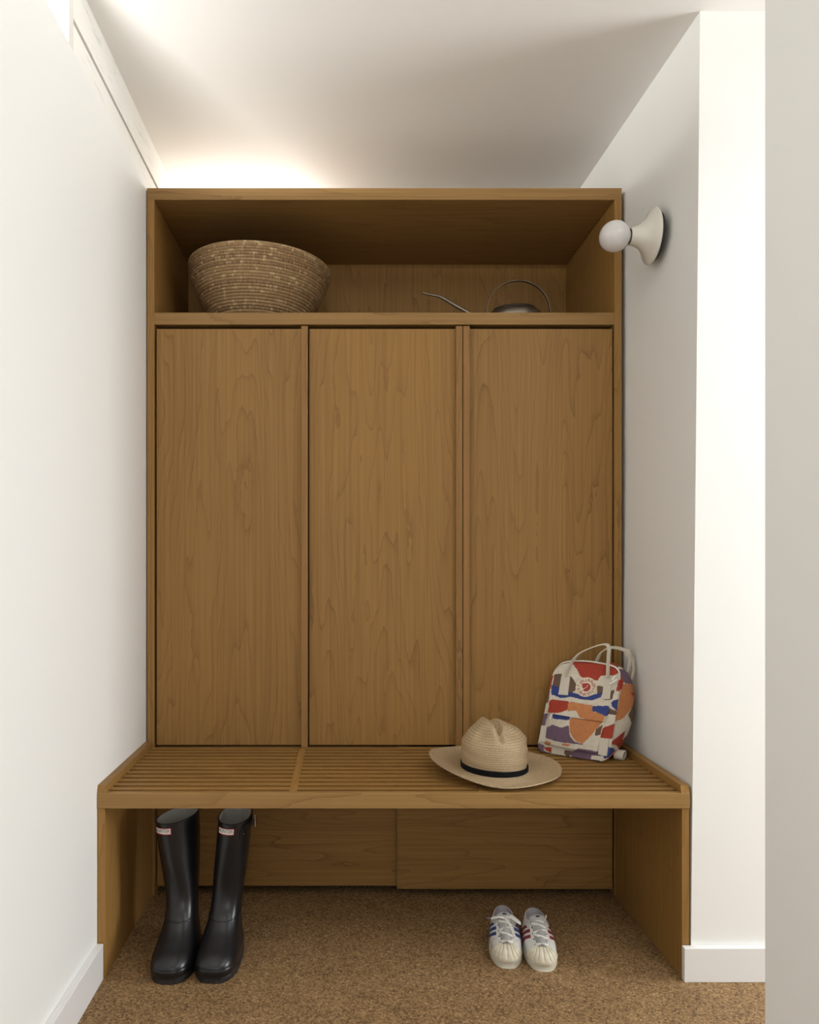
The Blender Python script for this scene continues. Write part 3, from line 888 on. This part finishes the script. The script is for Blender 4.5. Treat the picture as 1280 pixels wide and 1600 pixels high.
    if bow:
        P = catmull([top, top + Vector((0.014, -0.006, 0.006)), top + Vector((0.030, -0.012, 0.000)), top + Vector((0.040, -0.008, -0.008)), top + Vector((0.034, 0.004, -0.006)), top + Vector((0.016, 0.006, 0.004)), top], 5)
        V, F = ribbon(P, (0.1, 0.5, 0.85), 0.006, 0.0012); obj('lace_bow', V, F, M['lace'], s, True, 50)
        P = catmull([top, top + Vector((-0.012, -0.004, 0.004)), top + Vector((-0.026, 0.000, 0.000)), top + Vector((-0.034, 0.002, -0.004))], 5)
        V, F = ribbon(P, (0.1, 0.5, 0.85), 0.005, 0.0012); obj('lace_bow', V, F, M['lace'], s, True, 50)
        P = catmull([top + Vector((-0.034, 0.002, -0.004)), top + Vector((-0.046, 0.002, -0.004))], 3)
        V, F = tube(P, 0.0012, 6); a = obj('lace_tip', V, F, plain('blue_tip', (0.2, 0.22, 0.42), 0.4), s, True)
        P = catmull([top, top + Vector((0.010, -0.016, -0.004)), top + Vector((0.018, -0.036, -0.018)), top + Vector((0.026, -0.052, -0.030))], 5)
        V, F = ribbon(P, (0.9, 0.3, 0.3), 0.006, 0.0012); obj('lace_bow', V, F, M['lace'], s, True, 50)
    else:
        P = catmull([top + Vector((0.012, 0, -0.003)), top + Vector((0.020, 0.004, 0.004)), top + Vector((0.022, 0.008, 0.012))], 5)
        V, F = ribbon(P, (0.5, 0.8, 0), 0.005, 0.0012); obj('lace_bow', V, F, M['lace'], s, True, 50)
    return s
make_sneaker('white sneaker with blue side stripes and a tied bow', (0.4160, 1.990, 0.0), -8, M['navy'], True)
make_sneaker('white sneaker with dark red side stripes', (0.4990, 1.976, 0.0), -5.5, M['maroon'], False)

# ------------------------------------------------------------------ backpack
RED, ORG, CRM, BLU, PUR, BRN = (0.36, 0.038, 0.016), (0.53, 0.205, 0.070), (0.66, 0.60, 0.49), (0.028, 0.050, 0.21), (0.155, 0.095, 0.14), (0.135, 0.080, 0.050)
# printed shapes, drawn on two pattern sheets (front and right side) in sheet units
FRONT = [(RED, [(345, 345), (400, 300), (480, 285), (470, 312), (380, 330)]), (RED, [(475, 290), (640, 285), (860, 330), (860, 380), (835, 430), (720, 432), (692, 475), (660, 470), (560, 445), (520, 370), (490, 330)]),
 (BRN, [(335, 418), (400, 415), (400, 440), (480, 435), (520, 500), (520, 560), (480, 590), (320, 530)]), (BRN, [(690, 520), (745, 530), (745, 610), (690, 590)]),
 (BLU, [(312, 512), (380, 540), (460, 572), (520, 590), (640, 610), (722, 580), (722, 622), (650, 652), (560, 642), (480, 620), (400, 635), (312, 600)]),
 (BRN, [(790, 570), (822, 555), (805, 645), (745, 650)]), (RED, [(850, 480), (900, 430), (885, 572), (833, 572)]),
 (BLU, [(797, 665), (830, 645), (868, 642), (862, 725), (840, 752), (800, 705)]), (BRN, [(775, 715), (845, 755), (828, 782), (765, 772)]),
 (RED, [(738, 890), (835, 850), (800, 992), (715, 982)]),
 (RED, [(310, 645), (472, 662), (470, 732), (400, 760), (296, 762)]), (ORG, [(472, 664), (668, 692), (668, 742), (762, 775), (745, 832), (570, 800), (540, 735), (470, 742)]),
 (BLU, [(665, 698), (785, 698), (770, 792), (700, 750), (665, 742)]), (BLU, [(340, 770), (488, 790), (480, 825), (340, 815)]),
 (PUR, [(278, 905), (340, 868), (420, 892), (482, 868), (490, 960), (530, 1012), (610, 1040), (400, 1020), (265, 985)]),
 (ORG, [(485, 800), (745, 832), (690, 902), (650, 962), (590, 1030), (530, 1002), (490, 930)]), (BRN, [(690, 902), (738, 860), (720, 952), (680, 962)]),
 (PUR, [(180, 1030), (262, 1060), (262, 1105), (330, 1135), (330, 1160), (215, 1110)]), (ORG, [(255, 1010), (335, 1030), (310, 1060), (270, 1052)]),
 (RED, [(260, 1072), (328, 1080), (325, 1130), (270, 1100)]), (ORG, [(420, 1030), (500, 1040), (480, 1055), (425, 1045)]), (BRN, [(430, 1098), (492, 1105), (470, 1175), (430, 1140)]),
 (PUR, [(490, 1108), (560, 1068), (720, 1105), (700, 1210), (480, 1180)]), (BLU, [(740, 1050), (870, 1090), (800, 1140), (735, 1170)]), (ORG, [(740, 1175), (800, 1140), (870, 1100), (870, 1220), (700, 1215)]),
 (RED, [(300, 428), (327, 428), (300, 572), (255, 585), (262, 520)]), (BRN, [(250, 590), (302, 570), (290, 678), (235, 690)]), (PUR, [(205, 815), (245, 780), (292, 770), (265, 890), (190, 880)]), (ORG, [(150, 930), (195, 930), (190, 1020), (150, 1020)])]
SIDE = [(BRN, [(840, 350), (900, 390), (905, 452), (850, 440)]), (RED, [(850, 470), (905, 440), (885, 570), (840, 570)]), (PUR, [(895, 395), (960, 430), (1060, 560), (1040, 590), (893, 522)]), (ORG, [(920, 380), (1020, 400), (1060, 520), (1020, 480), (950, 440)]),
 (ORG, [(893, 525), (1050, 592), (1015, 662), (960, 720), (870, 832), (822, 850), (860, 640)]), (RED, [(935, 618), (1075, 650), (1075, 730), (1010, 672), (960, 650)]),
 (BRN, [(985, 672), (1010, 672), (1060, 730), (1020, 840), (960, 872), (910, 802)]), (RED, [(780, 1025), (830, 1000), (905, 928), (915, 1012), (955, 975), (975, 1000), (935, 1098), (850, 1052), (780, 1042)]),
 (PUR, [(975, 960), (1040, 860), (1020, 960), (960, 1060)]), (BLU, [(700, 1040), (765, 1058), (862, 1092), (735, 1175), (700, 1175)]), (ORG, [(862, 1092), (950, 1090), (880, 1240), (720, 1220), (735, 1175)])]
def inside(x, y, P):
    r = False; j = len(P) - 1
    for i in range(len(P)):
        xi, yi = P[i]; xj, yj = P[j]
        if (yi > y) != (yj > y) and x < (xj - xi) * (y - yi) / (yj - yi) + xi: r = not r
        j = i
    return r
def smooth_poly(P):
    out = []
    n = len(P)
    for i in range(n):                          # one round of corner cutting, then Catmull-like softness
        a, b = P[i], P[(i + 1) % n]
        out += [(lerp(a[0], b[0], .09), lerp(a[1], b[1], .09)), (lerp(a[0], b[0], .91), lerp(a[1], b[1], .91))]
    return out
def prep(S):
    R = []
    for c, P in S:
        P = smooth_poly(P); xs_ = [p[0] for p in P]; ys_ = [p[1] for p in P]
        R.append((c, P, min(xs_), max(xs_), min(ys_), max(ys_)))
    return R
FRONT, SIDE = prep(FRONT), prep(SIDE)
def colour(S, x, y):
    r = CRM
    for c, P, x0, x1, y0, y1 in S:
        if x0 <= x <= x1 and y0 <= y <= y1 and inside(x, y, P): r = c
    return r
def bil(Q, u, v):                               # Q = bottom left, bottom right, top right, top left
    return tuple(Q[0][i] * (1 - u) * (1 - v) + Q[1][i] * u * (1 - v) + Q[2][i] * u * v + Q[3][i] * (1 - u) * v for i in (0, 1))
QF = [(195, 1120), (770, 1205), (905, 345), (318, 285)]
QS = [(770, 1205), (960, 1150), (1040, 400), (893, 360)]

BW, BH = 0.212, 0.272
def bag_depth(v, x=0.0): return (0.064 + 0.026 * math.sin(PI * min(1, max(0, v * 0.95 + 0.05))) ** 0.9 - 0.014 * sstep(0.55, 1.0, v)) * lerp(0.6, 1.12, min(1, max(0, x / BW + 0.5)))
def outline(n):
    """rounded front outline: (x, z, corner share), start at the bottom centre, counter-clockwise seen from the front"""
    rb, rt = 0.026, 0.056
    P = []
    hw = BW / 2
    def arc(cx, cz, r, a0, a1, k):
        for i in range(k): 
            a = math.radians(lerp(a0, a1, i / k)); P.append((cx + r * math.cos(a), cz + r * math.sin(a)))
    def seg(x0, z0, x1, z1, k):
        for i in range(k): P.append((lerp(x0, x1, i / k), lerp(z0, z1, i / k)))
    m = n // 8
    seg(-hw + rb, 0, hw - rb, 0, m); arc(hw - rb, rb, rb, -90, 0, m // 3)
    seg(hw, rb, hw - 0.004, BH - rt, int(m * 1.5)); arc(hw - rt - 0.004, BH - rt, rt, 0, 90, m // 2 + m // 4)
    seg(hw - rt - 0.004, BH, -hw + rt + 0.004, BH, m // 2); arc(-hw + rt + 0.004, BH - rt, rt, 90, 180, m // 2 + m // 4)
    seg(-hw + 0.004, BH - rt, -hw, rb, int(m * 1.5)); arc(-hw + rb, rb, rb, 180, 270, m // 3)
    return P
def bag_front_y(x, z):
    """front surface, slightly puffed"""
    u, v = x / (BW / 2), z / BH
    return -0.007 * max(0, 1 - u * u) * max(0, 1 - (2 * v - 1) ** 4)
def set_print(o, fn):
    me = o.data
    A = me.color_attributes.new('print', 'FLOAT_COLOR', 'CORNER')
    buf = [0.0] * (4 * len(me.loops))
    for p in me.polygons:
        c = fn(p.center, p.normal)
        for li in p.loop_indices: buf[4 * li:4 * li + 4] = [c[0], c[1], c[2], 1.0]
    A.data.foreach_set('color', buf)

def make_bag():
    g = thing('backpack', 'small patterned canvas backpack leaning in the corner of the seat', 'backpack', (0.644, 2.180, ZS + 0.0015))
    yaw, leanb = math.radians(-38), 0.0
    g.rotation_mode = 'XYZ'
    g.rotation_euler = (Matrix.Rotation(yaw, 3, 'Z') @ Matrix.Rotation(leanb, 3, 'X') @ Matrix.Rotation(0.0, 3, 'Y')).to_euler()
    NO = 320
    O = outline(NO); NO = len(O)
    c0 = (0.0, BH * 0.5)
    rings = []
    for i in range(1, 66):
        k = i / 66
        rings.append([(lerp(c0[0], x, k), 0, lerp(c0[1], z, k)) for x, z in O])
    rings = [[(x, bag_front_y(x, z) + 0.0, z) for x, y, z in r] for r in rings]
    er = 0.010
    for i in range(5):
        a = PI / 2 * i / 4
        k = 1 - 0.0
        ring = []
        for x, z in O:
            dx, dz = x - c0[0], z - c0[1]; L = math.hypot(dx, dz)
            s = (L - er * 0.25 + er * 0.5 * math.sin(a) * 0.5) / L
            ring.append((c0[0] + dx * s, er * (1 - math.cos(a)) , c0[1] + dz * s))
        rings.append(ring)
    for i in range(1, 46):
        q = i / 46
        ring = []
        for x, z in O:
            d = bag_depth(z / BH, x); y = er + (d - er) * q
            dx, dz = x - c0[0], z - c0[1]; L = math.hypot(dx, dz)
            bul = 0.010 * math.sin(PI * q) * (abs(dx) / L) * sstep(0.02, 0.1, z) - 0.004 * math.sin(PI * q) * max(0, -dz / L)
            s = (L + bul) / L * (1 - 0.07 * q ** 3)
            sx = 0.027 * q * math.sin(PI * max(0, min(1, z / BH)) ** 0.9) * (dx > 0) * abs(dx) / (BW / 2)
            ring.append((c0[0] + dx * s + sx, y, c0[1] + dz * s if dz > 0 else max(c0[1] + dz * s, 0.0)))
        rings.append(ring)
    for k in (0.9, 0.6, 0.2):
        rings.append([(lerp(c0[0], x, k), bag_depth(z / BH, x), lerp(c0[1], z, k)) for x, z in O])
    V, F = loft(rings, True, True, True)
    body = obj('body', V, F, M['fabric_print'], g, True, 60)
    def paint(p, n):
        v = p.z / BH
        if p.x > 0 and n.x > 0.55 and p.y > 0.004:
            u = min(1, max(0, (p.y - 0.002) / 0.088)); x, y = bil(QS, u, v); return colour(SIDE, x, y)
        if p.y > 0.012 and abs(n.y) < 0.7:
            x, y = bil(QF, p.x / BW + 0.5, v); x -= (p.y - 0.01) * 1500 * (1 if p.x < 0 else -1) * (abs(n.x) > 0.5); y -= (p.y - .01) * 2600 * (n.z > 0.6)
            return colour(FRONT, x, y) if n.z < 0.5 else (RED if (x * 0.7 + y) % 160 < 95 else PUR)
        x, y = bil(QF, p.x / BW + 0.5, v); return colour(FRONT, x, y)
    set_print(body, paint)
    inv = {}
    def front(sx, sy, d):
        """sheet point -> point on the bag front"""
        u, v = 0.5, 0.5
        for _ in range(12):
            x, y = bil(QF, u, v); e = 1e-3
            xu, yu = bil(QF, u + e, v); xv, yv = bil(QF, u, v + e)
            a, b, c, dd = (xu - x) / e, (xv - x) / e, (yu - y) / e, (yv - y) / e
            det = a * dd - b * c; rx, ry = sx - x, sy - y
            u += (rx * dd - ry * b) / det; v += (a * ry - c * rx) / det
        X, Z = (u - 0.5) * BW, v * BH
        return Vector((X, bag_front_y(X, Z) - d, Z))
    # front pocket: padded panel with a hooded zip
    P0 = [front(270, 1035, 0), front(690, 1110, 0), front(788, 700, 0), front(308, 648, 0)]
    def panel(name, P, dfun, nu, nv, parent, mat, paintit, back=0.004):
        V, F = [], []
        for lay in (0, 1):
            for i in range(nu + 1):
                for j in range(nv + 1):
                    u, v = i / nu, j / nv
                    p = P[0] * (1 - u) * (1 - v) + P[1] * u * (1 - v) + P[2] * u * v + P[3] * (1 - u) * v
                    y = bag_front_y(p.x, p.z)
                    V.append(Vector((p.x, y - dfun(u, v) if lay == 0 else y + back, p.z)))
        n1 = (nu + 1) * (nv + 1)
        for i in range(nu):
            for j in range(nv):
                k = i * (nv + 1) + j; F.append((k, k + 1, k + nv + 2, k + nv + 1))
        bd = [(0, j) for j in range(nv)] + [(i, nv) for i in range(nu)] + [(nu, j) for j in range(nv, 0, -1)] + [(i, 0) for i in range(nu, 0, -1)]
        ix = [i * (nv + 1) + j for i, j in bd]
        for q in range(len(ix)):
            a_, b_ = ix[q], ix[(q + 1) % len(ix)]; F.append((a_, b_, b_ + n1, a_ + n1))
        V = V
        o = obj(name, V, F, mat, parent, True, 50)
        if paintit: set_print(o, lambda p, n: colour(FRONT, *bil(QF, p.x / BW + 0.5, p.z / BH)))
        return o
    pk = panel('front_pocket', P0, lambda u, v: 0.003 + 0.010 * (math.sin(PI * min(1, max(0, u))) ** 0.6) * (1 - (2 * v - 0.7) ** 2 * 0.35), 84, 80, g, M['fabric_print'], True)
    PF = [front(292, 760, 0), front(752, 832, 0), front(790, 702, 0), front(308, 646, 0)]
    panel('pocket_flap', PF, lambda u, v: 0.0155 - 0.004 * v - 0.006 * abs(2 * u - 1) ** 4 - 0.008 * sstep(0.8, 1, v), 84, 26, pk, M['fabric_print'], True)
    # webbing patches and bottom corner tabs
    def quad(name, pts, d, mat, parent=g, back=0.003):
        return panel(name, [front(*p, 0) for p in pts], lambda u, v: d, 6, 6, parent, mat, False, back)
    quad('webbing_patch', [(378, 600), (458, 606), (472, 440), (400, 430)], 0.003, M['webbing'])
    quad('webbing_patch', [(728, 640), (788, 640), (806, 455), (748, 445)], 0.003, M['webbing'])
    quad('corner_tab', [(222, 1022), (275, 1030), (290, 890), (238, 882)], 0.004, M['webbing'], g, 0.012)
    quad('corner_tab', [(700, 1125), (762, 1138), (780, 990), (716, 984)], 0.006, M['webbing'])
    quad('corner_tab', [(640, 1170), (730, 1180), (738, 1140), (648, 1138)], 0.004, M['webbing'])
    # carrying handles
    a, b = front(437, 440, 0.005), front(775, 445, 0.005)
    top = [front(480, 330, 0.012), front(545, 235, 0.010), front(650, 175, 0.006), front(745, 148, 0.005), front(782, 175, 0.007), front(785, 260, 0.012), front(780, 350, 0.010)]
    V, F = ribbon(catmull([a] + top + [b], 8), (0.45, 1.0, 0.25), 0.0115, 0.0028)
    obj('handle', V, F, M['webbing'], g, True, 50)
    def sh(p, y): return Vector((p.x, p.y + y, p.z))
    back = [sh(front(625, 350, 0), 0.044), sh(front(660, 245, 0), 0.055), sh(front(720, 200, 0), 0.06), sh(front(800, 205, 0), 0.062), sh(front(862, 236, 0), 0.062), sh(front(882, 285, 0), 0.062), sh(front(885, 345, 0), 0.062), sh(front(870, 420, 0), 0.060)]
    V, F = ribbon(catmull(back, 8), (0.3, 1, 0.5), 0.0125, 0.0028)
    obj('handle', V, F, M['webbing'], g, True, 50)
    p = back[4].lerp(back[5], 0.2); dd = (back[5] - back[4]).normalized()
    V, F = ribbon([p - dd * 0.008, p, p + dd * 0.010], (0.3, 1, 0.5), 0.0165, 0.0075)
    obj('strap_slider', V, F, M['webbing'], g, True, 50)
    d0 = 0.09
    st_ = [sh(front(876, 262, 0), 0.070), sh(front(896, 310, 0), 0.073), sh(front(902, 370, 0), 0.075), sh(front(900, 430, 0), 0.076), sh(front(885, 500, 0), 0.070)]
    V, F = ribbon(catmull(st_, 6), (0.25, 1, 0.2), 0.012, 0.003)
    obj('shoulder_strap', V, F, M['webbing'], g, True, 50)
    q = Vector((BW / 2 - 0.002, 0.050, 0.0))
    rr = 0.015
    qc = q + Vector((0.012, 0.010, 0.0135))
    V, F = ribbon([qc + Vector((0, 0.016 * math.cos(2 * PI * k / 20), 0.0115 * math.sin(2 * PI * k / 20))) for k in range(21)], (1, 0, 0), 0.024, 0.0035)
    obj('shoulder_strap', V, F, M['webbing'], g, True, 50)
    V, F = ribbon([q + Vector((-0.012, -0.006, 0.004)), q + Vector((-0.004, -0.008, 0.012)), q + Vector((-0.010, -0.008, 0.022))], (0, 1, 0), 0.010, 0.004)
    obj('strap_buckle', V, F, M['black'], g, True, 50)
    # zips
    zt = [front(x, y, 0.0018) for x, y in ((365, 352), (400, 318), (480, 300), (600, 302), (720, 322), (820, 352), (858, 400), (862, 460))]
    V, F = ribbon(catmull(zt, 6), (0.2, 0.6, 1), 0.0042, 0.002)
    obj('zip', V, F, M['zip'], g, True, 50)
    for P in (((800, 500), (850, 462)), ((815, 470), (838, 425)), ((325, 815), (338, 768))):
        a_, b_ = front(*P[0], 0.012), front(*P[1], 0.010)
        V, F = ribbon([a_, a_.lerp(b_, 0.5) + Vector((0, -0.001, 0)), b_], (b_ - a_).cross(Vector((0, 1, 0))), 0.0048, 0.0022)
        obj('zip_pull', V, F, M['label_white'], g, True, 50)
    # round badge with lettering and a curled fox emblem
    c = front(605, 533, 0.0)
    R = 0.0275
    tilt = math.radians(1.0)
    def B(x, y, d): 
        X, Z = c.x + (x * math.cos(tilt) + y * math.sin(tilt)) * R * 1.08, c.z + (-x * math.sin(tilt) + y * math.cos(tilt)) * R
        return Vector((X, bag_front_y(X, Z) - d, Z))
    V = [B(math.cos(2 * PI * k / 48), math.sin(2 * PI * k / 48), 0.0026) for k in range(48)] + [B(math.cos(2 * PI * k / 48), math.sin(2 * PI * k / 48), -0.002) for k in range(48)]
    F = [tuple(range(48))] + [(k, (k + 1) % 48, 48 + (k + 1) % 48, 48 + k) for k in range(48)]
    bd = obj('badge', V, F, M['badge'], g); bd['label'] = 'round cream badge with red emblem'
    def ringtext(s, r, a0, a1, size, flip, mat):
        VV, FF = [], []
        for i, ch in enumerate(s):
            a_ = math.radians(lerp(a0, a1, i / (len(s) - 1)))
            tv, tf = text_vf(ch, size)
            cx = (max(v.x for v in tv) + min(v.x for v in tv)) / 2
            ang = a_ - PI / 2 if not flip else a_ + PI / 2
            ca, sa = math.cos(ang), math.sin(ang); o0 = len(VV)
            for v in tv:
                x, y = (v.x - cx) * 1.12, v.y
                VV.append(B(r * math.cos(a_) + x * ca - y * sa, r * math.sin(a_) + x * sa + y * ca, 0.0031))
            FF += [tuple(k + o0 for k in q) for q in tf]
        return obj('lettering', VV, FF, mat, bd)
    ringtext('FJÄLLRÄVEN', 0.74, 172, 2, 0.46, False, M['badge_red'])
    ringtext('KÅNKEN', 0.76, 207, 325, 0.46, True, M['badge_red'])
    # fox: a disc bitten out on the left, ears on top, tail line across
    fox = []
    for k in range(40):
        a_ = math.radians(125 - 245 * k / 39); fox.append((0.02 + 0.43 * math.cos(a_), 0.43 * math.sin(a_)))
    fox += [(-0.16, -0.36), (-0.30, -0.34), (-0.12, -0.24), (-0.20, -0.16), (-0.30, -0.10), (-0.38, 0.02), (-0.40, 0.18), (-0.42, 0.42), (-0.30, 0.32), (-0.24, 0.44)]
    V = [B(x, y, 0.0031) for x, y in fox]; F = [tuple(range(len(V)))]
    obj('emblem', V, F, M['badge_red'], bd)
    tail = [(0.12, 0.28), (0.13, 0.14), (0.04, 0.0), (-0.10, -0.12), (-0.16, -0.22), (-0.26, -0.30)]
    V = []
    for i, (x, y) in enumerate(tail): V += [B(x - 0.022, y + 0.012, 0.0035), B(x + 0.022, y - 0.012, 0.0035)]
    obj('emblem_line', V, [(2 * i, 2 * i + 2, 2 * i + 3, 2 * i + 1) for i in range(len(tail) - 1)], M['badge'], bd)
    # the soft bag slumps sideways towards the wall
    for o in [g] + list(g.children_recursive):
        if o.type == 'MESH':
            for v in o.data.vertices: v.co.x += 0.10 * v.co.z; v.co.y += 0.22 * v.co.z; v.co.z *= 0.975
    return g
make_bag()
